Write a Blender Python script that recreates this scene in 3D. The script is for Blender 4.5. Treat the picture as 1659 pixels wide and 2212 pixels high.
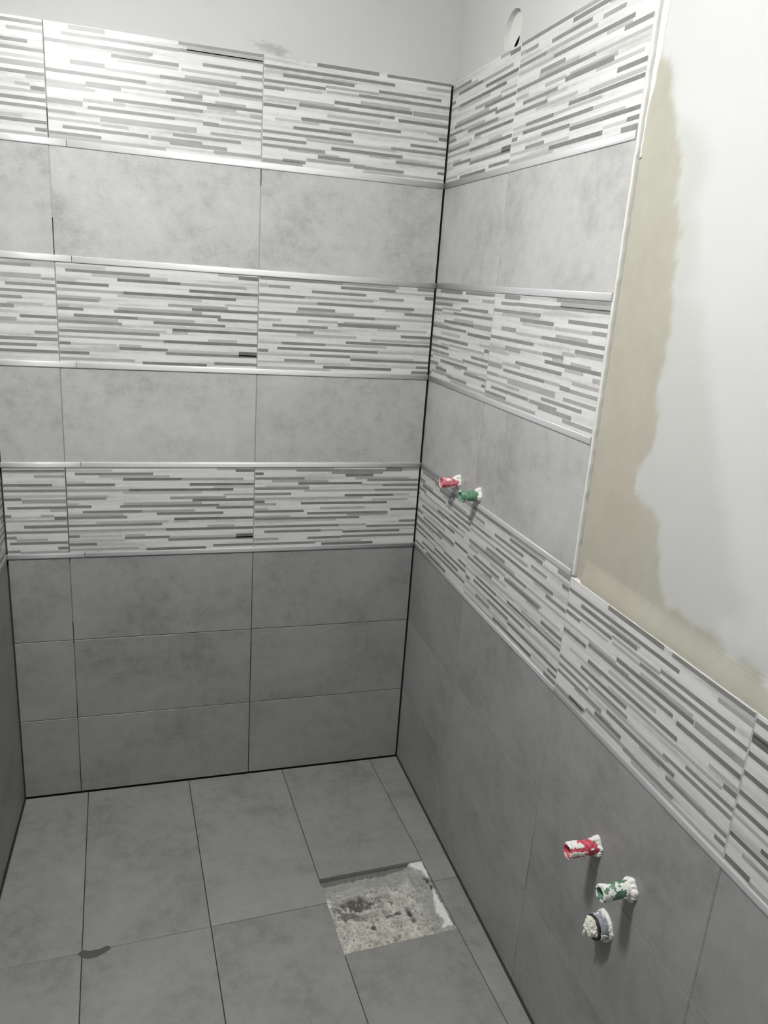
import bpy, bmesh, math, random
from mathutils import Vector, Matrix, noise

# ---------------------------------------------------------------- clear
for o in list(bpy.data.objects):
    bpy.data.objects.remove(o, do_unlink=True)
scene = bpy.context.scene
col = scene.collection
random.seed(7)

# ---------------------------------------------------------------- camera
cam_data = bpy.data.cameras.new('camera')
cam_data.sensor_fit = 'VERTICAL'
cam_data.sensor_height = 36.0
cam_data.lens = 36.0 * 1654.795 / 2212.0
cam_data.clip_start = 0.02
camera = bpy.data.objects.new('camera', cam_data)
col.objects.link(camera)
camera.matrix_world = Matrix((
    (0.95636652, 0.01777873, -0.29162817, -0.78675962),
    (-0.28391302, 0.29216546, -0.91325393, -2.12756289),
    (0.06896718, 0.95620252, 0.28446488, 1.53104101),
    (0, 0, 0, 1)))
scene.camera = camera

# ---------------------------------------------------------------- world, exposure
world = bpy.data.worlds.new('world')
world.use_nodes = True
world.node_tree.nodes['Background'].inputs[0].default_value = (0.75, 0.78, 0.8, 1)
world.node_tree.nodes['Background'].inputs[1].default_value = 0.05
scene.world = world
scene.view_settings.view_transform = 'Standard'
scene.view_settings.look = 'None'
scene.view_settings.gamma = 1.0
scene.view_settings.use_curve_mapping = False
scene.view_settings.exposure = 0.0
LAMP_STRENGTH = 228
LAMP_POS = (-0.99, -1.12, 2.38)

# ---------------------------------------------------------------- materials
def mat(name, color=(0.5, 0.5, 0.5), rough=0.5, metal=0.0, spec=0.5):
    m = bpy.data.materials.new(name)
    m.use_nodes = True
    b = m.node_tree.nodes['Principled BSDF']
    b.inputs['Base Color'].default_value = (*color, 1)
    b.inputs['Roughness'].default_value = rough
    b.inputs['Metallic'].default_value = metal
    b.inputs['Specular IOR Level'].default_value = spec
    return m, m.node_tree, b

def node(nt, kind, **kw):
    n = nt.nodes.new(kind)
    for k, v in kw.items():
        setattr(n, k, v)
    return n

def math_node(nt, op, a, b=None, c=None, clamp=False):
    n = node(nt, 'ShaderNodeMath', operation=op, use_clamp=clamp)
    for i, v in enumerate((a, b, c)):
        if v is None:
            continue
        if isinstance(v, (int, float)):
            n.inputs[i].default_value = v
        else:
            nt.links.new(v, n.inputs[i])
    return n.outputs[0]

def coords(nt, scale=(1, 1, 1), vary=True):
    """object coordinates, shifted per object so that no two tiles look alike"""
    tc = node(nt, 'ShaderNodeTexCoord')
    mp = node(nt, 'ShaderNodeMapping')
    mp.inputs['Scale'].default_value = scale
    nt.links.new(tc.outputs['Object'], mp.inputs['Vector'])
    if vary:
        oi = node(nt, 'ShaderNodeObjectInfo')
        cmb = node(nt, 'ShaderNodeCombineXYZ')
        nt.links.new(math_node(nt, 'MULTIPLY', oi.outputs['Random'], 41.0), cmb.inputs[0])
        nt.links.new(math_node(nt, 'MULTIPLY', oi.outputs['Random'], 17.0), cmb.inputs[1])
        nt.links.new(cmb.outputs[0], mp.inputs['Location'])
    return mp.outputs[0]

def noise_tex(nt, vec, scale, detail=4.0, rough=0.55):
    n = node(nt, 'ShaderNodeTexNoise')
    n.inputs['Scale'].default_value = scale
    n.inputs['Detail'].default_value = detail
    n.inputs['Roughness'].default_value = rough
    nt.links.new(vec, n.inputs['Vector'])
    return n.outputs['Fac']

def ramp(nt, fac, stops):
    r = node(nt, 'ShaderNodeValToRGB')
    e = r.color_ramp.elements
    while len(e) < len(stops):
        e.new(0.5)
    for i, (p, c) in enumerate(stops):
        e[i].position = p
        e[i].color = (*c, 1)
    nt.links.new(fac, r.inputs[0])
    return r.outputs[0]

def mix(nt, fac, a, b, blend='MIX'):
    n = node(nt, 'ShaderNodeMix', data_type='RGBA', blend_type=blend)
    for s, v in ((0, fac), (6, a), (7, b)):
        if isinstance(v, (int, float)):
            n.inputs[s].default_value = v
        elif isinstance(v, tuple):
            n.inputs[s].default_value = (*v, 1)
        else:
            nt.links.new(v, n.inputs[s])
    return n.outputs[2]

def bump(nt, bsdf, height, strength=0.2, dist=0.001):
    b = node(nt, 'ShaderNodeBump')
    b.inputs['Strength'].default_value = strength
    b.inputs['Distance'].default_value = dist
    nt.links.new(height, b.inputs['Height'])
    nt.links.new(b.outputs[0], bsdf.inputs['Normal'])

def stone_tile(name, base, warm=(1, 1, 1), rough=0.42, spec=0.5):
    m, nt, b = mat(name, rough=rough, spec=spec)
    v = coords(nt)
    big = noise_tex(nt, v, 5.0, 5.0, 0.6)
    mid = noise_tex(nt, v, 30.0, 6.0, 0.68)
    fine = noise_tex(nt, v, 160.0, 3.0, 0.6)
    dark = tuple(base * 0.72 * w for w in warm)
    lite = tuple(base * 1.15 * w for w in warm)
    f = math_node(nt, 'ADD', math_node(nt, 'MULTIPLY', big, 0.50), math_node(nt, 'MULTIPLY', mid, 0.38))
    f = math_node(nt, 'ADD', f, math_node(nt, 'MULTIPLY', fine, 0.12))
    c = ramp(nt, f, [(0.36, dark), (0.50, tuple(base * w for w in warm)), (0.64, lite)])
    oi = node(nt, 'ShaderNodeObjectInfo')
    shade = math_node(nt, 'MULTIPLY_ADD', oi.outputs['Random'], 0.07, 0.965)
    cmb = node(nt, 'ShaderNodeCombineColor')
    for i in range(3):
        nt.links.new(shade, cmb.inputs[i])
    c = mix(nt, 1.0, c, cmb.outputs[0], 'MULTIPLY')
    nt.links.new(c, b.inputs['Base Color'])
    nt.links.new(math_node(nt, 'MULTIPLY_ADD', mid, 0.16, rough - 0.08), b.inputs['Roughness'])
    bump(nt, b, fine, 0.06, 0.0006)
    return m

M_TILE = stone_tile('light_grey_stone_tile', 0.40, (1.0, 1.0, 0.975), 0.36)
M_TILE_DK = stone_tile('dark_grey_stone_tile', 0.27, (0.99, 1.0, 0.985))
M_FLOOR = stone_tile('grey_floor_tile', 0.235, (1.0, 0.99, 0.945), 0.48, 0.4)

def light_decor():
    m, nt, b = mat('pale_decor_tile', rough=0.36)
    v = coords(nt, (3.0, 75.0, 1.0))
    v2 = coords(nt, (8.0, 20.0, 1.0))
    a = noise_tex(nt, v, 1.0, 2.0, 0.5)
    g = noise_tex(nt, v2, 6.0, 5.0, 0.7)
    f = math_node(nt, 'ADD', math_node(nt, 'MULTIPLY', a, 0.7), math_node(nt, 'MULTIPLY', g, 0.3))
    c = ramp(nt, f, [(0.36, (0.40, 0.40, 0.39)), (0.46, (0.535, 0.535, 0.525)), (0.62, (0.61, 0.61, 0.605))])
    nt.links.new(c, b.inputs['Base Color'])
    return m
M_DECOR = light_decor()

def strip_mat():
    """printed strip: the object's own colour carries its tone (0 pale ... 1 charcoal)"""
    m, nt, b = mat('decor_strip', rough=0.38)
    oi = node(nt, 'ShaderNodeObjectInfo')
    sep = node(nt, 'ShaderNodeSeparateColor')
    nt.links.new(oi.outputs['Color'], sep.inputs[0])
    tc = node(nt, 'ShaderNodeNewGeometry')
    mp = node(nt, 'ShaderNodeMapping')
    mp.inputs['Scale'].default_value = (1, 1, 2.2)
    nt.links.new(tc.outputs['Position'], mp.inputs[0])
    n1 = noise_tex(nt, mp.outputs[0], 26.0, 4.0, 0.65)
    n2 = noise_tex(nt, mp.outputs[0], 210.0, 4.0, 0.7)
    w = math_node(nt, 'ADD', math_node(nt, 'MULTIPLY', n1, 0.75), math_node(nt, 'MULTIPLY', n2, 0.5))
    t = math_node(nt, 'MULTIPLY', sep.outputs[0], math_node(nt, 'MULTIPLY_ADD', w, 0.75, 0.46), clamp=True)
    c = ramp(nt, t, [(0.0, (0.60, 0.60, 0.59)), (0.22, (0.42, 0.42, 0.41)), (0.5, (0.25, 0.25, 0.242)), (1.0, (0.088, 0.088, 0.086))])
    nt.links.new(c, b.inputs['Base Color'])
    return m
M_STRIP = strip_mat()

def plaster_mat(name, base, attr=False, rough=0.85):
    m, nt, b = mat(name, rough=rough, spec=0.25)
    v = coords(nt, vary=False)
    n1 = noise_tex(nt, v, 3.5, 5.0, 0.55)
    n2 = noise_tex(nt, v, 90.0, 4.0, 0.6)
    c = ramp(nt, n1, [(0.3, tuple(x * 0.95 for x in base)), (0.7, base)])
    if attr:
        at = node(nt, 'ShaderNodeAttribute', attribute_name='stain')
        c = mix(nt, 1.0, c, at.outputs['Color'], 'MULTIPLY')
    nt.links.new(c, b.inputs['Base Color'])
    bump(nt, b, n2, 0.15, 0.0012)
    return m
M_PLASTER = plaster_mat('white_plaster', (0.50, 0.505, 0.495))
M_PLASTER_ST = plaster_mat('white_plaster_with_filler', (0.50, 0.505, 0.495), True)
M_BEAD = plaster_mat('fresh_white_plaster', (0.60, 0.60, 0.575))
M_CEIL = plaster_mat('ceiling_paint', (0.82, 0.82, 0.81))
M_RAW = plaster_mat('pale_wall_render', (0.78, 0.78, 0.77))

def colored(name, rough=0.8):
    m, nt, b = mat(name, rough=rough, spec=0.3)
    oi = node(nt, 'ShaderNodeObjectInfo')
    tc = node(nt, 'ShaderNodeNewGeometry')
    n = noise_tex(nt, tc.outputs['Position'], 60.0, 4.0, 0.65)
    c = mix(nt, 1.0, oi.outputs['Color'], ramp(nt, n, [(0.3, (0.72, 0.72, 0.72)), (0.7, (1.2, 1.2, 1.2))]), 'MULTIPLY')
    nt.links.new(c, b.inputs['Base Color'])
    return m
M_GROUT = colored('grout')
M_BED, _nt, _b = mat('tile_adhesive', (0.045, 0.045, 0.043), 0.95)

def metal_mat():
    m, nt, b = mat('satin_aluminium', (0.88, 0.885, 0.89), 0.3, 0.35)
    v = coords(nt, (1.0, 30.0, 30.0))
    n = noise_tex(nt, v, 14.0, 3.0, 0.6)
    nt.links.new(math_node(nt, 'MULTIPLY_ADD', n, 0.12, 0.30), b.inputs['Roughness'])
    return m
M_METAL = metal_mat()
M_METAL_DULL, _nt, _b = mat('dull_aluminium', (0.48, 0.485, 0.49), 0.5, 0.15)

def plastic(name, c1, c2, rough=0.42):
    m, nt, b = mat(name, rough=rough)
    n = noise_tex(nt, coords(nt), 130.0, 5.0, 0.65)
    nt.links.new(ramp(nt, n, [(0.42, c1), (0.68, c2)]), b.inputs['Base Color'])
    return m
M_RED = plastic('red_plastic', (0.50, 0.035, 0.07), (0.62, 0.16, 0.20))
M_PINK = plastic('dusty_red_plastic', (0.48, 0.055, 0.10), (0.66, 0.33, 0.36))
M_GREEN = plastic('green_plastic', (0.07, 0.19, 0.105), (0.20, 0.33, 0.24))
M_GREY = plastic('grey_plastic', (0.22, 0.235, 0.26), (0.36, 0.37, 0.39))
M_BLACK = plastic('black_rubber', (0.012, 0.012, 0.012), (0.05, 0.05, 0.05), 0.6)
M_DAB = plaster_mat('smeared_plaster', (0.78, 0.78, 0.74))
M_PASTE = plaster_mat('crumpled_filler', (0.74, 0.73, 0.66))
M_HOLE_SHADE, _nt, _b = mat('cavity_shade', (0.012, 0.012, 0.012), 0.9)  # near-black colour painted in for the shade inside the notch
M_SMEAR = plaster_mat('dark_grout_paste', (0.085, 0.083, 0.076))

def vcol_mat(name, rough=0.9):
    m, nt, b = mat(name, rough=rough, spec=0.25)
    at = node(nt, 'ShaderNodeAttribute', attribute_name='stain')
    n = noise_tex(nt, coords(nt, vary=False), 240.0, 4.0, 0.7)
    c = mix(nt, 1.0, at.outputs['Color'], ramp(nt, n, [(0.3, (0.78, 0.78, 0.78)), (0.7, (1.15, 1.15, 1.15))]), 'MULTIPLY')
    nt.links.new(c, b.inputs['Base Color'])
    bump(nt, b, n, 0.5, 0.002)
    return m
M_CONCRETE = vcol_mat('broken_concrete')

# ---------------------------------------------------------------- object helpers
def link(o, parent=None):
    col.objects.link(o)
    if parent is not None:
        o.parent = parent
    return o

def obj(name, mesh, parent=None, matrix=None, material=None):
    o = bpy.data.objects.new(name, mesh)
    link(o, parent)
    if matrix is not None:
        o.matrix_world = matrix if parent is None else matrix
        if parent is not None:
            o.matrix_parent_inverse = Matrix.Identity(4)
            o.matrix_basis = WORLD[parent.name].inverted() @ matrix
    if material is not None and not mesh.materials:
        mesh.materials.append(material)
    WORLD[o.name] = matrix if matrix is not None else (WORLD[parent.name] if parent else Matrix.Identity(4))
    return o
WORLD = {}

def tag(o, label=None, cat=None, group=None, kind=None):
    if label: o['label'] = label
    if cat: o['category'] = cat
    if group: o['group'] = group
    if kind: o['kind'] = kind
    return o

def mesh_from(name, verts, faces, smooth=False, material=None):
    me = bpy.data.meshes.new(name)
    me.from_pydata([tuple(v) for v in verts], [], faces)
    me.update()
    if smooth:
        for p in me.polygons:
            p.use_smooth = True
    if material:
        me.materials.append(material)
    return me

def box_mesh(name, x0, x1, y0, y1, z0, z1, material=None):
    v = [(x0, y0, z0), (x1, y0, z0), (x1, y1, z0), (x0, y1, z0), (x0, y0, z1), (x1, y0, z1), (x1, y1, z1), (x0, y1, z1)]
    f = [(3, 2, 1, 0), (4, 5, 6, 7), (0, 1, 5, 4), (1, 2, 6, 5), (2, 3, 7, 6), (3, 0, 4, 7)]
    return mesh_from(name, v, f, False, material)

def tile_mesh(name, w, h, t, ch, material):
    """slab centred on its face, front face at z = 0 with a small chamfer"""
    a, b = w / 2, h / 2
    v = [(-a, -b, -t), (a, -b, -t), (a, b, -t), (-a, b, -t),
         (-a, -b, -ch), (a, -b, -ch), (a, b, -ch), (-a, b, -ch),
         (-a + ch, -b + ch, 0), (a - ch, -b + ch, 0), (a - ch, b - ch, 0), (-a + ch, b - ch, 0)]
    f = [(3, 2, 1, 0), (8, 9, 10, 11)]
    for i in range(4):
        j = (i + 1) % 4
        f += [(i, j, j + 4, i + 4), (i + 4, j + 4, j + 8, i + 8)]
    return mesh_from(name, v, f, False, material)

# ---------------------------------------------------------------- room layout (metres)
AL, BE, LEFT = 0.00194, 0.02248, -1.1572       # slight skew of the right and left walls, left corner
DEPTH, CEIL = 3.2, 2.65
def frame(ox, oy, dx, dy):
    d = Vector((dx, dy, 0)).normalized()
    z = Vector((0, 0, 1))
    n = d.cross(z)
    return Matrix(((d.x, z.x, n.x, ox), (d.y, z.y, n.y, oy), (d.z, z.z, n.z, 0), (0, 0, 0, 1)))
FB = frame(0, 0, 1, 0)             # u = x (negative), v = z, w towards the room
FR = frame(0, 0, -AL, -1)          # u = distance from the back corner
FL = frame(LEFT, 0, BE, 1)         # u = -(distance from the back corner)
def at(fr, u, v, w=0.0):
    return fr @ Matrix.Translation((u, v, w))

TT = 0.0085                        # tile thickness
PW = -0.010                        # plaster surface behind the tile faces
ROWS = [('plain', 0.003, 0.2543), ('plain', 0.2565, 0.5036), ('plain', 0.5058, 0.7540), ('decor1', 0.7675, 1.0085),
        ('plain', 1.0225, 1.2710), ('decor2', 1.2855, 1.5290), ('plain', 1.5445, 1.7905), ('decor3', 1.8060, 2.0504)]
TRIMS = [(0.7552, 0.7667), (1.0095, 1.0215), (1.2720, 1.2845), (1.5300, 1.5435), (1.7915, 1.8050)]

# strips of the decor prints: (start, end, height, tone, thickness) in fractions of a tile
PRINTS = {
    'A': [
        (.791,.898,.983,.4,1), (.896,1,.963,.85,1.3), (0,.236,.963,.25,1), (.047,.448,.925,.7,1), (.168,.535,.894,.3,1),
        (.29,.599,.861,.85,1), (.599,.939,.86,.45,1), (0,.095,.83,.25,1), (0,.249,.798,.8,1), (.644,1,.796,.9,1),
        (.772,1,.763,.25,.8), (0,.319,.734,.4,1), (.318,.884,.734,.9,1), (.289,.71,.704,.3,1), (.829,1,.671,.35,.8),
        (0,.21,.662,.35,1), (0,.201,.639,.6,1), (.536,.843,.637,.5,1), (.657,1,.607,.85,1), (.289,.71,.573,.4,1),
        (.27,.806,.543,.75,1), (0,.056,.573,.35,1), (0,.124,.545,.75,1), (.79,1,.512,.8,1), (.078,.386,.482,.75,1),
        (.386,.671,.48,.4,1), (.463,.83,.448,.75,1), (0,.288,.446,.35,1), (0,.307,.415,.65,1), (.557,1,.381,.9,1),
        (.555,.636,.353,.35,1), (0,.493,.322,.7,1), (.144,.526,.354,.3,1), (.74,.893,.286,.35,1), (.512,1,.255,.85,1),
        (0,.512,.261,.4,.8), (0,.057,.195,.8,1), (.291,.532,.163,.8,1), (.291,.4,.192,.35,1), (.522,1,.129,.75,1),
        (.903,1,.155,.95,1.7), (.532,.903,.156,.3,1), (.055,.278,.192,.25,.8), (0,.144,.099,.8,1), (0,.29,.134,.25,.9),
        (.773,1,.041,.75,1), (0,.366,.037,.4,.9), (.405,.734,.004,.85,1),],
    'C': [
        (0,.465,.988,.4,1), (.24,.784,.961,.65,1), (.783,.886,.973,.75,1.6), (.886,1,.975,.45,1.2), (0,.051,.922,.9,1),
        (.451,.764,.929,.55,1), (.535,.707,.899,.85,1.1), (0,.29,.862,.65,1), (.597,.935,.862,.4,1), (.67,1,.837,.7,1),
        (.101,.434,.831,.4,1), (.254,.64,.799,.85,1), (.767,1,.773,.75,1), (.64,.767,.778,.35,.8), (0,.319,.739,.65,1),
        (.291,.72,.708,.35,.9), (.72,1,.709,.65,1), (.065,.318,.766,.25,.8), (0,.214,.67,.65,1), (.536,.84,.644,.9,1),
        (.84,.944,.647,.35,.8), (0,.653,.614,.35,.9), (.707,.933,.584,.35,1), (0,.061,.575,.85,1.1), (0,.129,.544,.45,.9),
        (.274,.802,.549,.85,1), (.391,.669,.485,.35,1), (0,.081,.482,.35,.8), (0,.292,.452,.8,1), (.826,1,.455,.9,1),
        (.313,.812,.42,.75,1), (.557,.811,.395,.45,1), (0,.216,.383,.4,1), (0,.635,.36,.75,1), (0,.491,.333,.3,.8),
        (.889,1,.299,.7,1), (0,.509,.26,.75,1), (.509,.681,.262,.4,.8), (.682,1,.237,.7,1), (.063,.402,.196,.75,1),
        (.402,.537,.196,.4,.8), (.535,.897,.173,.8,1), (.322,.527,.103,.75,1), (.526,1,.112,.7,1), (0,.148,.103,.4,1),
        (0,.37,.041,.7,1), (.408,.729,.013,.85,1.1), (.371,.654,.054,.3,.8),],
    'D': [
        (0,.458,.997,.7,1), (.458,.783,102,.45,1), (0,.047,.908,.35,1.2), (.05,.168,.903,.55,1), (.449,.765,.937,.75,1.1),
        (.893,1,.973,.6,1.2), (.289,.595,.872,.7,1), (0,.25,.807,.7,1), (.25,.64,.81,.4,1), (.672,.816,.843,.5,1),
        (.941,1,.881,.7,1.2), (0,.317,.743,.35,1), (.319,.881,.747,.75,1), (.708,1,.918,.3,.8), (.215,.423,.68,.6,1.1),
        (.206,.533,.648,.35,1), (0,.654,.617,.7,1), (.654,1,.62,.35,.8), (.71,.869,.717,.3,.8), (.826,1,.689,.65,1.1),
        (0,.125,.546,.35,1), (.271,.441,.553,.35,1), (.441,.784,.529,.75,1.3), (.474,.805,.551,.4,1), (.079,.385,.488,.7,1),
        (0,.308,.426,.7,1), (.288,.462,.46,.3,.9), (.67,.968,.498,.3,.9), (.213,.553,.396,.35,.9), (.815,1,.432,.75,1.1),
        (.638,1,.374,.35,1), (.493,1,.335,.8,1), (.129,.377,.298,.75,1), (.377,.734,.3,.35,.8), (0,.127,.296,.3,.8),
        (.108,.682,.239,.8,1), (0,.059,.208,.75,1.1), (.683,1,.238,.3,.9), (.291,.523,.174,.7,1), (0,.291,.167,.3,.9),
        (.524,1,.143,.8,1), (.53,.902,.166,.3,.9), (.149,.32,.108,.65,1), (0,.526,.084,.3,.8), (.369,.771,.047,.85,1.1),
        (.921,1,.082,.75,1), (0,.409,.009,.35,1), (.893,1,.012,.75,1.2), (.77,.921,.077,.25,.8),],
    'E': [
        (.108,.267,.974,.6,1.3), (.077,.23,.914,.55,1), (.23,.603,.918,.55,1), (.597,1,.99,.6,1), (.635,1,.945,.4,1.2),
        (.603,1,.922,.6,1), (0,.478,.844,.6,1), (.098,.465,.819,.3,.8), (.291,.598,.786,.65,1.1), (.711,1,.824,.65,1),
        (.109,.262,.685,.5,1.3), (.262,.508,.664,.3,.9), (.317,.596,.751,.25,.8), (.609,.895,.755,.3,.9), (0,.446,.593,.65,1),
        (.509,1,.666,.65,1), (.625,.873,.692,.4,1.2), (.895,1,.762,.55,1), (0,.175,.494,.35,1), (.174,.331,.513,.5,1.5),
        (0,.216,.461,.3,1), (.333,.538,.53,.35,.9), (.537,.71,.535,.6,1.1), (.692,.79,.57,.35,1), (.79,1,.605,.65,1),
        (.797,1,.579,.35,.8), (0,.158,.333,.5,1.5), (.16,.348,.369,.35,1), (.294,.712,.405,.65,1), (.562,1,.475,.75,1),
        (.621,.71,.507,.35,.9), (.731,.874,.446,.35,1), (.771,.92,.5,.4,1), (.18,.579,.309,.65,1), (.579,.712,.313,.35,.9),
        (0,.125,.242,.5,1), (.125,.231,.241,.35,.9), (.943,1,.417,.4,1.2), (.801,1,.357,.4,1), (.712,.788,.297,.6,1.3),
        (.788,1,.292,.5,1), (.233,.682,.224,.4,1.8), (0,.233,.176,.3,.9), (.235,.362,.17,.35,1), (.065,.453,.115,.6,1),
        (.748,1,.214,.45,1), (.568,.899,.161,.55,1), (0,.237,.053,.6,1), (.465,.709,.109,.5,1.1), (.552,.83,.083,.5,1.2),
        (.765,1,.044,.45,1.1), (0,.535,-.016,.4,1),],
    'F': [
        (.269,.595,.999,.75,1.2), (.331,.586,.977,.3,.8), (0,.683,.899,.75,1), (.638,1,.977,.7,1), (.099,.466,.838,.75,1.1),
        (.297,.48,.859,.3,.9), (0,.317,.769,.7,1), (0,.107,.707,.65,1.1), (.859,1,.915,.4,1.1), (.108,.299,.725,.3,.8),
        (.317,.598,.791,.4,.9), (.598,.944,.816,.7,1), (.324,.493,.745,.35,.9), (.493,1,.753,.7,1), (0,.365,.623,.3,.8),
        (.366,.786,.655,.8,1.1), (.504,.775,.689,.35,1), (.79,1,.655,.5,1.6), (.187,.446,.596,.45,1.2), (.184,.692,.586,.7,1),
        (0,.17,.548,.75,1), (.331,.614,.52,.3,1.1), (.714,1,.567,.8,1.1), (.198,.731,.459,.75,1.1), (.064,.198,.427,.25,.9),
        (.2,.291,.428,.3,.9), (.159,.464,.366,.8,1), (.345,.474,.399,.3,.9), (0,.477,.301,.6,1), (.474,.725,.406,.35,.9),
        (.725,.944,.41,.35,.9), (.946,1,.438,.8,1.2), (.878,1,.48,.35,1), (0,.228,.234,.65,1), (.228,.709,.267,.35,.9),
        (.789,1,.342,.7,1), (.683,1,.284,.65,1), (0,.328,.17,.6,1), (.136,.329,.153,.4,1), (.36,.75,.212,.75,1.1),
        (.566,.68,.188,.4,1), (.291,.463,.115,.75,1.2), (.326,.403,.137,.35,.9), (.713,1,.155,.65,1), (.728,.903,.177,.35,.9),
        (.108,.229,.044,.6,1.1), (.232,.55,.073,.45,1.1), (0,.214,.024,.5,1.4), (.484,.763,.061,.6,1.1), (.955,1,.093,.75,1),
        (.538,1,.026,.35,.9),],
    'K': [
        (.691,1,.96,.75,1), (.849,1,.898,.45,1), (.686,.935,.8,.8,1), (.685,1,.736,.65,1), (.686,.781,.638,.75,1),
        (.692,1,.672,.25,1), (.783,1,.614,.45,1.5), (.709,1,.54,.75,1), (.918,1,.507,.35,1), (.687,.726,.446,.7,1),
        (.87,.935,.442,.4,1), (.937,1,.416,.85,1.2), (.688,1,.388,.35,.9), (.785,1,.32,.75,1.1), (.686,1,.256,.65,1),
        (.687,.745,.195,.6,1.2), (.744,.898,.166,.35,1.1), (.709,1,.128,.75,1), (.948,1,.062,.75,1.1),
        (.688,.76,.033,.6,1.1), (.76,1,-.008,.4,.9),],
    'M': [
        (.789,1,.98,.35,2), (.755,.893,.948,.55,1), (.752,.938,.841,.4,1.6), (.938,1,.824,.5,.9), (.774,1,.761,.6,1),
        (.747,1,.696,.6,1), (.745,.846,.632,.6,1), (.742,.806,.543,.55,1.3), (.776,.936,.572,.3,.8), (.831,1,.448,.75,1),
        (.738,.815,.413,.45,1.3), (.737,1,.381,.3,.9), (.894,1,.292,.6,1), (.732,1,.225,.65,1.2), (.73,.901,.161,.65,1),
        (.728,1,.099,.75,1), (.725,.732,.005,.6,1),],
}

# ---------------------------------------------------------------- wall shells
def wall(name, fr, u0, u1, label, mtl=None, v1=CEIL, w0=-0.14, w1=-0.031):
    o = obj(name, box_mesh(name, u0, u1, -0.15, v1 + 0.0, w0, w1, mtl or M_PLASTER), None, fr)
    return tag(o, label, 'wall', None, 'structure')
wall_back = wall('wall_back', FB, LEFT - 0.15, 0.14, 'tiled back wall with grey and striped tile rows under white plaster')
wall_right = wall('wall_right', FR, -0.031, DEPTH, 'right wall, half tiled, with beige filler patch on white plaster')
wall_left = wall('wall_left', FL, -DEPTH, -0.031, 'dark tiled left wall seen edge-on at the picture border')
FF = frame(LEFT - 0.3, -DEPTH, -1, 0)
wall_front = obj('wall_front', box_mesh('wall_front', LEFT - 0.3, 0.3, -0.15, CEIL, -DEPTH - 0.1, -DEPTH, M_RAW),
                 None, Matrix(((1, 0, 0, 0), (0, 0, 1, 0), (0, 1, 0, 0), (0, 0, 0, 1))))
tag(wall_front, 'plain pale rendered wall behind the viewer', 'wall', None, 'structure')
ceiling = obj('ceiling', box_mesh('ceiling', LEFT - 0.3, 0.3, -DEPTH - 0.1, 0.14, CEIL, CEIL + 0.08, M_CEIL), None, Matrix.Identity(4))
tag(ceiling, 'plain white ceiling above the tiled shower corner', 'ceiling', None, 'structure')

def set_stain(me, colors):
    a = me.color_attributes.new('stain', 'FLOAT_COLOR', 'POINT')
    for i, c in enumerate(colors):
        a.data[i].color = (*c, 1)

def fbm(p, oct=4):
    return noise.fractal(Vector(p), 0.9, 2.1, oct)

# plaster coat above the tiles (real skin 10 mm behind the tile faces)
def plaster_grid(name, parent, fr, cells, stain=None, skip=None, extra=None, level=None):
    verts, faces, idx = [], [], {}
    def vid(u, v):
        k = (round(u, 5), round(v, 5))
        if k not in idx:
            idx[k] = len(verts)
            verts.append((u, v, level(u, v) if level else PW))
        return idx[k]
    for us, vs in cells:
        for i in range(len(us) - 1):
            for j in range(len(vs) - 1):
                cu, cv = (us[i] + us[i + 1]) / 2, (vs[j] + vs[j + 1]) / 2
                if skip and skip(cu, cv):
                    continue
                faces.append((vid(us[i], vs[j]), vid(us[i + 1], vs[j]), vid(us[i + 1], vs[j + 1]), vid(us[i], vs[j + 1])))
    if extra:
        extra(verts, faces, vid)
    me = mesh_from(name, verts, faces, False, M_PLASTER_ST if stain else M_PLASTER)
    if stain:
        set_stain(me, [stain(v[0], v[1]) for v in verts])
    return obj(name, me, parent, fr)

def span(a, b, step):
    n = max(1, round((b - a) / step))
    return [a + (b - a) * i / n for i in range(n + 1)]

def lerp3(a, b, t):
    return tuple(x + (y - x) * t for x, y in zip(a, b))
def sstep(a, b, x):
    t = min(1, max(0, (x - a) / (b - a)))
    return t * t * (3 - 2 * t)

def smudge_back(u, v):
    # dirty finger smear just above the striped tiles
    d = math.hypot((u + 0.478) / 0.052, (v - 2.068 + (u + 0.478) * 0.10) / 0.011)
    d += fbm((u * 45, v * 160, 1)) * 0.55
    m = 1 - sstep(0.35, 1.25, d)
    d2 = math.hypot((u + 0.462) / 0.012, (v - 2.058) / 0.007) + fbm((u * 90, v * 90, 4)) * 0.4
    m = max(m, 1.1 * (1 - sstep(0.5, 1.2, d2)))
    return lerp3((1, 1, 1), (0.72, 0.72, 0.71), min(1, m))
plaster_grid('plaster', wall_back, FB,
             [(span(LEFT - 0.03, -0.62, 0.1), span(2.03, CEIL, 0.05)), (span(-0.62, -0.36, 0.004), span(2.03, 2.12, 0.004)),
              (span(-0.62, -0.36, 0.05), span(2.12, CEIL, 0.05)), (span(-0.36, 0.012, 0.1), span(2.03, CEIL, 0.05))], smudge_back)
plaster_grid('plaster', wall_left, FL, [(span(-DEPTH, 0.012, 0.1), span(2.03, CEIL, 0.1))])

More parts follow.
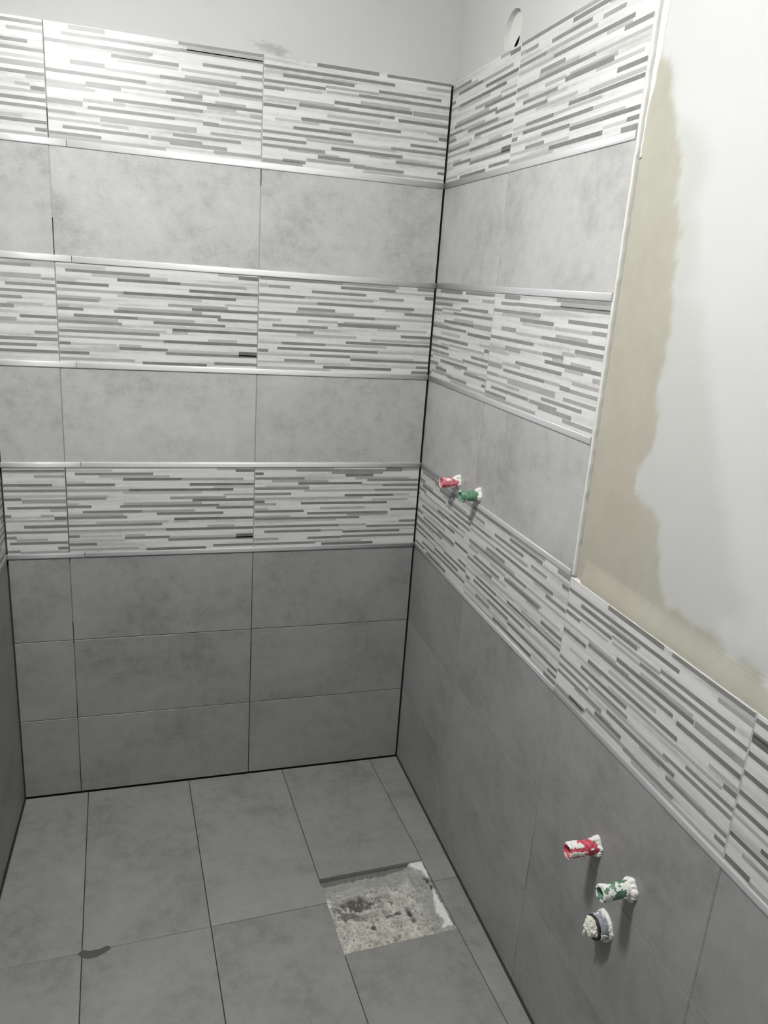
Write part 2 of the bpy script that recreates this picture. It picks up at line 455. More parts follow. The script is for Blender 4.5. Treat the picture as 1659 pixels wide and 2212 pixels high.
BEIGE = [(0.947, 1.8827), (0.958, 1.8369), (0.9827, 1.8014), (1.0063, 1.7564), (1.0204, 1.738), (1.0203, 1.6809), 
    (1.0393, 1.6519), (1.045, 1.5932), (1.0493, 1.5712), (1.0537, 1.5491), (1.0608, 1.5019), (1.0547, 1.4542), 
    (1.0485, 1.4131), (1.0574, 1.3734), (1.0676, 1.3532), (1.0622, 1.3074), (1.0409, 1.2652), (1.0349, 1.2253), 
    (1.0448, 1.2162), (1.0928, 1.1979), (1.1148, 1.1846), (1.1181, 1.1567), (1.1322, 1.1221), (1.1404, 1.0929), 
    (1.1752, 1.0635), (1.2234, 1.0565), (1.2814, 1.07), (1.3109, 1.0548), (1.3455, 1.054), (1.3788, 1.051), (1.3978, 1.0488)]
DAMP = [(1.0236, 1.7951), (1.0771, 1.7476), (1.0819, 1.7191), (1.0691, 1.694), (1.0665, 1.6673), (1.0883, 1.6141), 
    (1.0935, 1.5718), (1.0717, 1.5497), (1.1219, 1.5193), (1.2644, 1.2187), (1.2997, 1.1677), (1.328, 1.1387), 
    (1.322, 1.1129), (1.2906, 1.1012), (1.2846, 1.0715)]
CRACK = [(0.9248, 1.9878), (0.9248, 1.9616), (0.9232, 1.9406), (0.9231, 1.921), (0.9183, 1.8971), (0.9182, 1.8696), 
    (0.9104, 1.841), (0.9093, 1.8018), (0.9081, 1.7618)]
POLY_B = [(0.895, 1.96)] + BEIGE + [(1.75, 0.99), (0.895, 0.99)]
POLY_D = [(0.97, 1.80)] + DAMP + [(1.46, 1.06)] + BEIGE[::-1]
def poly_sd(poly, x, y):
    inside, best = False, 9.0
    n = len(poly)
    for i in range(n):
        (x1, y1), (x2, y2) = poly[i], poly[(i + 1) % n]
        if (y1 > y) != (y2 > y) and x < (x2 - x1) * (y - y1) / (y2 - y1) + x1:
            inside = not inside
        dx, dy = x2 - x1, y2 - y1
        t = max(0, min(1, ((x - x1) * dx + (y - y1) * dy) / (dx * dx + dy * dy + 1e-12)))
        best = min(best, math.hypot(x - x1 - t * dx, y - y1 - t * dy))
    return -best if inside else best

def stain_right(u, v):
    if u < 0.895 or u > 1.76 or v > 2.0:
        return (1, 1, 1)
    n1, n2 = fbm((u * 14, v * 9, 2)), fbm((u * 60, v * 40, 7))
    c = (1, 1, 1)
    dd = poly_sd(POLY_D, u, v) + n1 * 0.012 + n2 * 0.006
    c = lerp3(c, (0.88, 0.885, 0.865), 1 - sstep(-0.02, 0.03, dd))
    db = poly_sd(POLY_B, u, v) + n1 * 0.013 + n2 * 0.005
    low = sstep(1.75, 1.2, v)
    beige = lerp3((0.72, 0.695, 0.59), (0.72, 0.655, 0.56), low * (0.6 + 0.5 * fbm((u * 10, v * 6, 11))))
    beige = lerp3(beige, (0.73, 0.71, 0.61), sstep(1.03, 1.14, u) * 0.8)
    k = 1.0 + 0.05 * n1 + 0.03 * n2
    return lerp3(c, tuple(x * k for x in beige), 1 - sstep(-0.004, 0.010, db))

BOX_U, BOX_V, BOX_R = 0.3275, 2.091, 0.046
def box_hole(verts, faces, vid):
    s = 0.055
    us, vs = span(BOX_U - s, BOX_U + s, 0.0275), span(BOX_V - s, BOX_V + s, 0.0275)
    ring = [(u, vs[0]) for u in us[:-1]] + [(us[-1], v) for v in vs[:-1]] + [(u, vs[-1]) for u in us[:0:-1]] + [(us[0], v) for v in vs[:0:-1]]
    outer = [vid(*p) for p in ring]
    inner = []
    for p in ring:
        a = math.atan2(p[1] - BOX_V, p[0] - BOX_U)
        inner.append(len(verts)); verts.append((BOX_U + BOX_R * math.cos(a), BOX_V + BOX_R * math.sin(a), PW))
        # finer arc between neighbours
        b_ = a + math.pi / 16
        inner.append(len(verts)); verts.append((BOX_U + BOX_R * math.cos(b_), BOX_V + BOX_R * math.sin(b_), PW))
    n = len(outer)
    for i in range(n):
        j = (i + 1) % n
        faces.append((outer[i], outer[j], inner[2 * i + 1], inner[2 * i]))
        faces.append((outer[j], inner[(2 * i + 2) % (2 * n)], inner[2 * i + 1]))
def in_hole(u, v):
    return abs(u - BOX_U) < 0.055 and abs(v - BOX_V) < 0.055
U1 = [0.0, 0.1, 0.2] + span(BOX_U - 0.055, BOX_U + 0.055, 0.0275) + [0.5, 0.6, 0.7, 0.8, 0.9]
U1[0] = -0.012
V1 = span(BOX_V - 0.055, BOX_V + 0.055, 0.0275) + [2.25, 2.4, 2.5, CEIL]
plaster_grid('plaster', wall_right, FR,
             [(U1, V1), (span(0.9, 1.76, 0.0075), span(0.995, 2.0, 0.0075)), (span(0.9, 1.76, 0.1), span(2.0, CEIL, 0.1)),
              (span(1.76, DEPTH, 0.1), span(0.995, CEIL, 0.1))], stain_right, in_hole, box_hole,
             # the filler is drawn out flush with the tiles along their top edge
             lambda u, v: PW + 0.0088 * (1 - sstep(1.008, 1.06, v)) * sstep(0.915, 0.935, u))

# tile adhesive seen in the open joints
def bed(parent, fr, u0, u1, v0, v1):
    obj('adhesive_bed', box_mesh('adhesive_bed', u0, u1, v0, v1, -0.03, -0.0088, M_BED), parent, fr)
bed(wall_back, FB, LEFT - 0.02, 0.02, -0.02, 2.046)
bed(wall_right, FR, -0.02, 0.898, -0.02, 2.046)
bed(wall_right, FR, 0.898, DEPTH, -0.02, 1.004)
bed(wall_left, FL, -DEPTH, 0.02, -0.02, 2.046)

# ---------------------------------------------------------------- wall tiles
TILES = {}
def place_tile(parent, fr, u0, u1, v0, v1, mtl, name, tilt=True):
    key = (round(u1 - u0, 4), round(v1 - v0, 4), mtl.name)
    if key not in TILES:
        TILES[key] = tile_mesh(name, u1 - u0, v1 - v0, TT, 0.0006, mtl)
    m = at(fr, (u0 + u1) / 2, (v0 + v1) / 2, random.uniform(-0.0003, 0.0))
    if tilt:
        m = m @ Matrix.Rotation(random.uniform(-0.0012, 0.0012), 4, 'Y') @ Matrix.Rotation(random.uniform(-0.0015, 0.0015), 4, 'X')
    return obj(name, TILES[key], parent, m)

UNIT = box_mesh('strip', -0.5, 0.5, -0.5, 0.5, -1, 1, M_STRIP)
def decor_tile(parent, fr, u0, u1, v0, v1, full0, key, flip=False, joined=False, width=0.4985):
    """striped tile between u0 and u1, cut from a full print that starts at full0"""
    t = place_tile(parent, fr, u0, u1, v0, v1, M_DECOR, 'decor_tile', False)
    base = WORLD[t.name]
    H = v1 - v0
    vs, fs, tones = [], [], []
    for i, (a, b, v, tone, thick) in enumerate(PRINTS[key]):
        if flip:
            a, b, v = 1 - b, 1 - a, 1 - v
        x0, x1 = full0 + a * width, full0 + b * width
        if x1 - x0 < 0.004:
            continue
        x0, x1 = max(x0, u0 + 0.0007), min(x1, u1 - 0.0007)
        if x1 - x0 < 0.003:
            continue
        h = 0.0073 * thick
        y = min(max(v * H, h / 2 + 0.001), H - h / 2 - 0.001)
        lift = 0.00012 + 0.00022 * tone + 0.000011 * (i % 5)
        cx, cy = (x0 + x1) / 2 - (u0 + u1) / 2, y - H / 2
        if joined:
            k = len(vs)
            for dz in (-0.0004, lift):
                for sx, sy in ((-1, -1), (1, -1), (1, 1), (-1, 1)):
                    vs.append((cx + sx * (x1 - x0) / 2, cy + sy * h / 2, dz))
            fs += [(k + 4, k + 5, k + 6, k + 7), (k, k + 1, k + 5, k + 4), (k + 1, k + 2, k + 6, k + 5), (k + 2, k + 3, k + 7, k + 6), (k + 3, k, k + 4, k + 7)]
            continue
        s = bpy.data.objects.new('strip', UNIT)
        link(s, t)
        s.location = (cx, cy, 0)
        s.scale = (x1 - x0, h, lift)
        s.color = (tone, tone, tone, 1)
    if joined and vs:
        o = obj('strip_pattern', mesh_from('strip_pattern', vs, fs, False, M_STRIP), t, base)
        o.color = (0.7, 0.7, 0.7, 1)
        o['kind'] = 'stuff'
    return t

J1, J2 = -1.0009, -0.5009
G = 0.0011                         # half a joint
CORNER = -0.0048
BACK_DECOR = {'decor1': (('K', 0), ('A', 0), ('C', 0)), 'decor2': (('M', 0), ('A', 0), ('D', 0)), 'decor3': (('K', 0), ('E', 0), ('F', 0))}
for kind, v0, v1 in ROWS:
    cols = [(LEFT + 0.003, J1 - G), (J1 + G, J2 - G), (J2 + G, CORNER)]
    for i, (a, b) in enumerate(cols):
        if kind == 'plain':
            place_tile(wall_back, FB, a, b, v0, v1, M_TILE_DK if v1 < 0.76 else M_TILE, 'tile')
        else:
            key, fl = BACK_DECOR[kind][i]
            decor_tile(wall_back, FB, a, b, v0, v1, (J1 - 0.5, J1, J2)[i], key, fl)

R1, R2, R3 = 0.4037, 0.9000, 1.4000
RIGHT_COLS = [(0.0006, R1 - G * 0.7), (R1 + G * 0.7, R2 - G * 0.6), (R2 + G * 0.6, R3 - G), (R3 + G, 1.9), (1.9022, 2.4), (2.4022, 2.9), (2.9022, DEPTH - 0.002)]
RIGHT_DECOR = {'decor1': [('C', 0, R1 - 0.5), ('D', 0, R1), ('F', 0, R2), ('A', 1, R3), ('C', 1, 1.9), ('D', 0, 2.4), ('E', 0, 2.9)],
               'decor2': [('F', 0, R1 - 0.5), ('E', 0, R1)], 'decor3': [('A', 0, R1 - 0.5), ('D', 0, R1)]}
for kind, v0, v1 in ROWS:
    n = 7 if v1 < 1.02 else 2
    for i, (a, b) in enumerate(RIGHT_COLS[:n]):
        if kind == 'plain':
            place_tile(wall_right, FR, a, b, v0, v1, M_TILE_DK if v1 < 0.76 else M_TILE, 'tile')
        else:
            key, fl, f0 = RIGHT_DECOR[kind][i]
            decor_tile(wall_right, FR, a, b, v0, v1, f0, key, fl, joined=(i > 3))

LEFT_COLS = [(-0.349, -0.0035), (-0.8489, -0.3511), (-1.349, -0.8511), (-1.849, -1.3511), (-2.349, -1.8511), (-2.849, -2.3511), (-DEPTH + 0.002, -2.8511)]
for ri, (kind, v0, v1) in enumerate(ROWS):
    n = 7
    for i, (a, b) in enumerate(LEFT_COLS[:n]):
        if kind == 'plain':
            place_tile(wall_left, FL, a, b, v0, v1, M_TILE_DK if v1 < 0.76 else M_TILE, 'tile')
        else:
            decor_tile(wall_left, FL, a, b, v0, v1, b - 0.5 if i == 0 else a, 'ADCEF'[(i + ri) % 5], i % 2, joined=True)

# ---------------------------------------------------------------- metal trim strips between the rows
def trim(parent, fr, u0, u1, v0, v1, proud=0.0036, mtl=M_METAL):
    h, r = (v1 - v0) / 2 + 0.0011, 0.0024
    arc = [(math.sin(k * math.pi / 10) * r, (1 - math.cos(k * math.pi / 10)) * r) for k in range(6)]
    prof = [(-h, -TT), (-h, proud - r)] + [(-h + r - math.cos(k * math.pi / 10) * r, proud - r + math.sin(k * math.pi / 10) * r) for k in range(1, 6)]
    prof += [(0.0, proud + 0.0003)] + [(-y, z) for y, z in prof[::-1]]
    L = (u1 - u0) / 2
    verts = [(s * L, y, z) for s in (-1, 1) for y, z in prof]
    m = len(prof)
    faces = [(k, m + k, m + k + 1, k + 1) for k in range(m - 1)] + [tuple(range(m)), tuple(range(2 * m - 1, m - 1, -1))]
    faces = [tuple(reversed(f)) for f in faces]
    me = mesh_from('metal_strip', verts, faces, False, mtl)
    for p in me.polygons:
        p.use_smooth = len(p.vertices) == 4 and p.center.z > 0
    o = obj('metal_strip', me, parent, at(fr, (u0 + u1) / 2, (v0 + v1) / 2))
    return o
for v0, v1 in TRIMS:
    jx = -0.9615
    bm_ = M_METAL_DULL if v0 < 0.9 else M_METAL                     # the lowest strip takes the duller, darker metal
    trim(wall_back, FB, LEFT + 0.002, jx - 0.0006, v0, v1, 0.0036, bm_)
    trim(wall_back, FB, jx + 0.0006, -0.0035, v0, v1, 0.0036, bm_)
    trim(wall_left, FL, -DEPTH + 0.003, -0.002, v0, v1, 0.0026, M_METAL_DULL)
    if v0 < 0.9:
        trim(wall_right, FR, 0.0015, R2, v0, v1, 0.0022, M_METAL_DULL)
        trim(wall_right, FR, R2 + 0.001, DEPTH - 0.003, v0, v1, 0.0022, M_METAL_DULL)
    else:
        trim(wall_right, FR, 0.0015, R2 - 0.001, v0, v1, 0.0022, M_METAL_DULL)

# ---------------------------------------------------------------- grout in the joints that are already filled
def grout(parent, fr, u0, u1, v0, v1, tone, w=-0.0012):
    o = obj('grout_line', box_mesh('grout_line', -(u1 - u0) / 2, (u1 - u0) / 2, -(v1 - v0) / 2, (v1 - v0) / 2, -0.008, w, M_GROUT), parent,
            at(fr, (u0 + u1) / 2, (v0 + v1) / 2))
    o.color = (tone, tone, tone * 0.98, 1)
g = G
# back wall, joint between middle and right column
for v0, v1, t in ((1.806, 2.0504, 0.34), (1.5445, 1.75, 0.30), (1.2855, 1.529, 0.24), (1.0225, 1.271, 0.26), (0.7675, 1.0085, 0.22), (0.60, 0.754, 0.10)):
    grout(wall_back, FB, J2 - g, J2 + g, v0, v1, t)
# joint between left and middle column
for v0, v1, t in ((1.87, 2.0504, 0.26), (1.63, 1.7905, 0.36), (1.2855, 1.529, 0.22), (1.0225, 1.271, 0.24), (0.56, 0.74, 0.16), (0.3, 0.49, 0.12), (0.13, 0.25, 0.13)):
    grout(wall_back, FB, J1 - g, J1 + g, v0, v1, t)
for v in (0.2554, 0.5047):
    grout(wall_back, FB, LEFT + 0.004, CORNER, v - 0.0011, v + 0.0011, 0.07, -0.0022)
# right wall
for v0, v1, t in ((1.806, 2.0504, 0.46), (1.5445, 1.7905, 0.30), (1.2855, 1.529, 0.30), (1.0225, 1.271, 0.27), (0.7675, 1.0085, 0.36), (0.1, 0.754, 0.24)):
    grout(wall_right, FR, R1 - g * 0.7, R1 + g * 0.7, v0, v1, t, -0.0006)
grout(wall_right, FR, R2 - g * 0.6, R2 + g * 0.6, 0.7675, 1.0085, 0.5, -0.0003)
for v0, v1, t in ((0.42, 0.754, 0.26), (0.12, 0.23, 0.24)):
    grout(wall_right, FR, R2 - g * 0.6, R2 + g * 0.6, v0, v1, t, -0.0005)
grout(wall_right, FR, R3 - g, R3 + g, 0.7675, 1.0085, 0.42, -0.0005)
grout(wall_right, FR, R3 - g, R3 + g, 0.003, 0.754, 0.25, -0.0006)
for v in (0.2554, 0.5047):
    grout(wall_right, FR, 0.001, DEPTH - 0.01, v - 0.0011, v + 0.0011, 0.235, -0.0002)
    grout(wall_left, FL, -DEPTH + 0.01, -0.004, v - 0.0011, v + 0.0011, 0.10, -0.0006)

# ---------------------------------------------------------------- plaster beads along the tile edges of the right wall
def bead(name, parent, fr, pts, w0, w1, seed):
    """pts: list of (u0, u1, v) cross cuts running along the bead"""
    verts, faces = [], []
    for i, (ua, ub, va, vb) in enumerate(pts):
        j = fbm((i * 0.35, seed, 0.5)) * 0.0007
        k = fbm((i * 0.5, seed, 5.5)) * 0.0006
        verts += [(ua, va, w0), (ua, va, w1 + k), (ua + (ub - ua) * 0.7, va + (vb - va) * 0.7, w1 + 0.0003 + k),
                  (ub + (j if ua != ub else 0), vb + (j if va != vb else 0), max(w1 - 0.0025, w0 + 0.0018) + k), (ub + (j if ua != ub else 0), vb + (j if va != vb else 0), w0)]
    for i in range(len(pts) - 1):
        for k in range(4):
            a = i * 5 + k
            faces.append((a, a + 1, a + 6, a + 5))
    faces += [(4, 3, 2, 1, 0), tuple(len(verts) - 5 + k for k in range(5))]
    me = mesh_from(name, verts, faces, True, M_BEAD)
    bm = bmesh.new(); bm.from_mesh(me); bmesh.ops.recalc_face_normals(bm, faces=bm.faces); bm.to_mesh(me); bm.free()
    return obj(name, me, parent, fr)
bead('edge_bead', wall_right, FR, [(R2 - 0.0004, R2 + 0.0048 + (0.002 if v > 1.77 else 0) + 0.0012 * fbm((v * 40, 3, 1)), v, v) for v in span(1.0105, 2.052, 0.006)], PW - 0.001, -0.0004, 3.0)
bead('edge_bead', wall_right, FR, [(u, u, 1.0078, 1.0090 + 0.0012 * fbm((u * 40, 1, 1))) for u in span(R2 + 0.001, DEPTH - 0.01, 0.006)], PW - 0.001, -0.0012, 9.0)
crack = [(u, v) for u, v in CRACK][::-1]
crack = crack + [(0.925, 2.2), (0.926, CEIL - 0.01)]
fine = []
for (ua, va), (ub, vb) in zip(crack, crack[1:]):
    for k in range(8):
        t = k / 8
        v = va + (vb - va) * t
        fine.append((R2 + 0.0045, ua + (ub - ua) * t + fbm((v * 30, 2, 2)) * 0.0015, v, v))
bead('plaster_ridge', wall_right, FR, fine, PW - 0.001, -0.0078, 14.0)

# ---------------------------------------------------------------- floor
TH = -0.0402                       # the floor tiles are laid slightly askew
F = [-0.981 + (-0.4), -0.981, -0.6869, -0.3935, -0.0977, 0.2]
DROW = -0.5665
PIT_N, PIT_S = -0.4815, -0.7290
def clip(poly, a, b, c):
    """keep a*x + b*y <= c"""
    out = []
    for i in range(len(poly)):
        p, q = poly[i], poly[(i + 1) % len(poly)]
        dp, dq = a * p[0] + b * p[1] - c, a * q[0] + b * q[1] - c
        if dp <= 0:
            out.append(p)
        if dp * dq < 0:
            t = dp / (dp - dq)
            out.append((p[0] + (q[0] - p[0]) * t, p[1] + (q[1] - p[1]) * t))
    return out
def room(inset):
    poly = [(-3, 1), (1, 1), (1, -4), (-3, -4)]
    poly = clip(poly, 0, 1, -inset)
    poly = clip(poly, 1, -AL, -inset)
    poly = clip(poly, -1, BE, -LEFT - inset)
    return clip(poly, 0, -1, DEPTH - inset)
def prism(name, poly, z0, z1, ch, mtl):
    n = len(poly)
    cx, cy = sum(p[0] for p in poly) / n, sum(p[1] for p in poly) / n
    ins = []
    for i in range(n):
        p0, p, p1 = Vector(poly[i - 1]), Vector(poly[i]), Vector(poly[(i + 1) % n])
        d = ((p0 - p).normalized() + (p1 - p).normalized())
        ins.append(p + d * ch)
    verts = [(x - cx, y - cy, z0) for x, y in poly] + [(x - cx, y - cy, z1 - ch) for x, y in poly] + [(p.x - cx, p.y - cy, z1) for p in ins]
    faces = [tuple(range(n)), tuple(range(2 * n, 3 * n))]
    for i in range(n):
        j = (i + 1) % n
        faces += [(i, j, n + j, n + i), (n + i, n + j, 2 * n + j, 2 * n + i)]
    me = mesh_from(name, verts, faces, False, mtl)
    bm = bmesh.new(); bm.from_mesh(me); bmesh.ops.recalc_face_normals(bm, faces=bm.faces); bm.to_mesh(me); bm.free()
    return me, Matrix.Translation((cx, cy, 0))
ZB = -0.0085
def outside_parts(poly):
    """split a room polygon into pieces around the pit"""
    PN, PS = PIT_N + 0.006, PIT_S - 0.006
    out = [clip(poly, -TH, -1, -PN)]                            # towards the back wall
    out.append(clip(poly, TH, 1, PS))                           # towards the viewer
    mid = clip(clip(poly, TH, 1, PN), -TH, -1, -PS)
    out.append(clip(mid, 1, -TH, F[3] - 0.006))
    out.append(clip(mid, -1, TH, -F[4] - 0.006))
    return [p for p in out if len(p) > 2]
verts, faces = [], []
for p in outside_parts(room(-0.02)):
    k = len(verts)
    n = len(p)
    verts += [(x, y, ZB) for x, y in p] + [(x, y, -0.12) for x, y in p]
    faces += [tuple(k + i for i in range(n)), tuple(k + n + i for i in range(n))[::-1]]
    faces += [(k + i, k + n + i, k + n + (i + 1) % n, k + (i + 1) % n) for i in range(n)]
me = mesh_from('floor', verts, faces, False, M_BED)
bm = bmesh.new(); bm.from_mesh(me); bmesh.ops.recalc_face_normals(bm, faces=bm.faces); bm.to_mesh(me); bm.free()
floor = obj('floor', me, None, Matrix.Identity(4))
tag(floor, 'grey tiled shower floor with an open square pit', 'floor', None, 'structure')

def strip_poly(f0, f1, s0, s1, inset=0.0045):
    """floor tile between column lines f0, f1 and rows s0 (back) and s1 (front), in the skewed grid"""
    p = room(inset)
    p = clip(p, -1, TH, -f0)
    p = clip(p, 1, -TH, f1)
    p = clip(p, TH, 1, s0)
    return clip(p, -TH, -1, -s1)
fj = 0.0010
ROWS_F = [1.0, DROW, DROW - 0.6, DROW - 1.2, DROW - 1.8, DROW - 2.4, -5]
for i in range(5):
    f0, f1 = F[i] + fj, F[i + 1] - fj
    for j in range(6):
        s0, s1 = ROWS_F[j] - fj, ROWS_F[j + 1] + fj
        pieces = [(s0, s1)]
        if i == 3 and j == 0:
            pieces = [(s0, PIT_N)]
        if i == 3 and j == 1:
            pieces = [(PIT_S, s1)]
        for a, b in pieces:
            p = strip_poly(f0, f1, a, b)
            if len(p) < 3:
                continue
            area = abs(sum(p[k - 1][0] * p[k][1] - p[k][0] * p[k - 1][1] for k in range(len(p)))) / 2
            if area < 0.0005:
                continue
            me, m = prism('floor_tile', p, ZB, 0.0, 0.0006, M_FLOOR)
            obj('floor_tile', me, floor, m)
# filled cross joint
for i, tone in ((0, 0.17), (1, 0.15), (2, 0.10), (4, 0.12)):
    p = clip(clip(strip_poly(F[i] + fj, F[i + 1] - fj, DROW + fj, DROW - fj), 0, 1, 9), 0, 1, 9)
    me, m = prism('grout_line', p, ZB, -0.0006, 0.0001, M_GROUT)
    o = obj('grout_line', me, floor, m)
    o.color = (tone, tone, tone * 0.97, 1)

# dark smear of grout paste on the joint
SMEAR = [(-0.9663, -0.6073), (-0.9565, -0.5977), (-0.9378, -0.6039), (-0.9165, -0.6027), (-0.9014, -0.5969), (-0.8927, -0.6061), 
    (-0.9067, -0.6169), (-0.9275, -0.626), (-0.9456, -0.625), (-0.9581, -0.617)]
def pad(name, outline, h, mtl, parent, z=0.0, n=9, seed=1.0, rag=0.002):
    cx, cy = sum(p[0] for p in outline) / len(outline), sum(p[1] for p in outline) / len(outline)
    ring = []
    for a, b in zip(outline, outline[1:] + outline[:1]):
        for k in range(6):
            t = k / 6
            x, y = a[0] + (b[0] - a[0]) * t, a[1] + (b[1] - a[1]) * t
            r = fbm((x * 160, y * 160, seed)) * rag
            d = Vector((x - cx, y - cy)).normalized()
            ring.append((x + d.x * r, y + d.y * r))
    vs, fs, m = [], [], len(ring)
    for q in range(n):
        s = 1 - q / n
        for x, y in ring:
            px, py = cx + (x - cx) * s, cy + (y - cy) * s
            hh = h * (1 - s ** 3) * (0.7 + 0.5 * fbm((px * 90, py * 90, seed + 3)))
            vs.append((px, py, z + max(0.0001, hh)))
    vs.append((cx, cy, z + h * 0.8))
    for q in range(n - 1):
        for k in range(m):
            fs.append((q * m + k, q * m + (k + 1) % m, (q + 1) * m + (k + 1) % m, (q + 1) * m + k))
    fs += [((n - 1) * m + k, (n - 1) * m + (k + 1) % m, len(vs) - 1) for k in range(m)]
    me = mesh_from(name, vs, fs, True, mtl)
    bm = bmesh.new(); bm.from_mesh(me); bmesh.ops.recalc_face_normals(bm, faces=bm.faces); bm.to_mesh(me); bm.free()
    return obj(name, me, parent, Matrix.Identity(4))
o = pad('grout_smear', SMEAR, 0.0022, M_SMEAR, floor)
o['label'] = 'dark smear of grout paste on the floor joint'

# open pit in the floor: rough broken concrete
BLOTS = [(-0.2978, -0.5899), (-0.3264, -0.6222), (-0.2965, -0.6373), (-0.222, -0.6446), (-0.201, -0.6437), (-0.1672, -0.6469), 
    (-0.1664, -0.6704), (-0.2716, -0.675), (-0.2359, -0.5859), (-0.2027, -0.6043), (-0.254, -0.6488), (-0.0811, -0.5385), 
    (-0.0802, -0.572)]
BRAD = [(0.060, 0.028, 0.85), (0.030, 0.014, 0.7), (0.026, 0.012, 0.55), (0.013, 0.006, 0.9), (0.012, 0.007, 0.9), (0.009, 0.018, 0.95), (0.010, 0.012, 0.7),
        (0.009, 0.009, 0.9), (0.012, 0.012, 0.5), (0.007, 0.010, 0.6), (0.007, 0.007, 0.6), (0.012, 0.013, 1.0), (0.008, 0.013, 1.0)]
WHITE1 = [(-0.1197, -0.4725), (-0.0783, -0.4685), (-0.0745, -0.5488), (-0.0825, -0.5399), (-0.0927, -0.5157), (-0.1161, -0.4959)]
WHITE2 = [(-0.079, -0.5763), (-0.0723, -0.712), (-0.1035, -0.7146), (-0.0887, -0.6938), (-0.1011, -0.6613), (-0.0911, -0.6195)]
STREAK = [(-0.3358, -0.5325), (-0.3082, -0.5201), (-0.2644, -0.5156), (-0.26, -0.5259), (-0.2992, -0.5405), (-0.3322, -0.5469)]
NU, NV = 170, 150
verts, cols_, faces = [], [], []
for j in range(NV + 1):
    for i in range(NU + 1):
        s, t = i / NU, j / NV                                     # s: left to right, t: back to front
        y = PIT_N + 0.004 + (PIT_S - PIT_N - 0.008) * t
        f = F[3] - 0.005 + (F[4] - F[3] + 0.010) * s
        y_ = y - TH * f
        x = f + TH * y_
        n1, n2 = fbm((x * 26, y_ * 26, 3)), fbm((x * 95, y_ * 95, 8))
        back = (1 - sstep(0.0, 0.30, t)) * (1 - sstep(0.62, 1.0, s))
        n3 = fbm((x * 55, y_ * 55, 31))
        z = -0.0085 - 0.019 * back - 0.006 * (1 - sstep(0.3, 0.95, t)) + 0.0045 * n1 + 0.0030 * n3 + 0.0018 * n2
        wht = max(1 - sstep(-0.002, 0.003, poly_sd(WHITE1, x, y_) + n2 * 0.003), 1 - sstep(-0.002, 0.003, poly_sd(WHITE2, x, y_) + n2 * 0.003))
        z = z + (-0.0060 + 0.001 * n2 - z) * wht
        c = lerp3((0.33, 0.325, 0.285), (0.60, 0.59, 0.535), 0.55 + 0.4 * n2 + 0.4 * n3 + 0.5 * n1)
        # smoother, greyer cement to the back and the right
        grey = max(1 - sstep(0.12, 0.42, t + 0.06 * n1), sstep(0.72, 0.86, s + 0.05 * n1))
        c = lerp3(c, (0.29, 0.295, 0.285), grey * 0.7)
        c = lerp3(c, (0.42, 0.42, 0.39), 0.8 * (1 - sstep(-0.004, 0.006, poly_sd(STREAK, x, y_) + n2 * 0.006)))
        for (bx, by), (rx, ry, k) in zip(BLOTS, BRAD):
            d = math.hypot((x - bx) / rx, (y_ - by) / ry) + 0.35 * n2 + 0.45 * n3
            m = k * (1 - sstep(0.45, 1.2, d))
            if m > 0:
                c = lerp3(c, (0.055, 0.05, 0.042), m)
                z -= 0.003 * m
        spk = fbm((x * 210, y_ * 210, 21))
        if spk > 0.42 and 0.3 < t and s < 0.85:
            c = lerp3(c, (0.16, 0.155, 0.14), 0.6)
        c = lerp3(c, (0.72, 0.72, 0.69), wht)
        # skirt: the rim climbs to the underside of the tiles
        e = min(s, 1 - s, t, 1 - t)
        if e == 0:
            z = -0.004
        z = min(z, -0.0035)
        verts.append((x, y_, z)); cols_.append(c)
for j in range(NV):
    for i in range(NU):
        a = j * (NU + 1) + i
        faces.append((a, a + NU + 1, a + NU + 2, a + 1))
me = mesh_from('pit', verts, faces, False, M_CONCRETE)
set_stain(me, cols_)
pit = obj('pit', me, floor, Matrix.Identity(4))
pit['label'] = 'square pit of rough broken concrete left open for the floor drain'
# crumbs of cement lying in the pit
bm = bmesh.new()
for k in range(150):
    s, t = random.uniform(0.06, 0.94), random.uniform(0.2, 0.96)
    vid_ = verts[int(t * NV) * (NU + 1) + int(s * NU)]
    r = random.uniform(0.0009, 0.0032)
    q = bmesh.ops.create_icosphere(bm, subdivisions=1, radius=r, matrix=Matrix.Translation((vid_[0], vid_[1], min(vid_[2] + r * 0.4, -0.002))))
    for vv in q['verts']:
        vv.co += noise.noise_vector(vv.co * 400) * r * 0.35
me = bpy.data.meshes.new('crumbs'); bm.to_mesh(me); bm.free()
me.materials.append(M_CONCRETE)
set_stain(me, [(0.36, 0.355, 0.31)] * len(me.vertices))
crumbs = obj('crumbs', me, pit, Matrix.Identity(4))
crumbs['kind'] = 'stuff'

# ---------------------------------------------------------------- round junction box high on the right wall
box = bpy.data.objects.new('junction_box', None)
link(box)
box.empty_display_size = 0.03
BM_ = at(FR, BOX_U, BOX_V, PW)
box.matrix_world = BM_
WORLD[box.name] = BM_
tag(box, 'round recessed junction box with a dark corner hole above the striped tiles', 'junction box')
n = 48
vs = [(BOX_R * math.cos(2 * math.pi * k / n), BOX_R * math.sin(2 * math.pi * k / n), z) for z in (0.0002, -0.0135) for k in range(n)]
fs = [(k, n + k, n + (k + 1) % n, (k + 1) % n) for k in range(n)]
obj('rim', mesh_from('rim', vs, [f[::-1] for f in fs], True, M_BEAD), box, BM_)
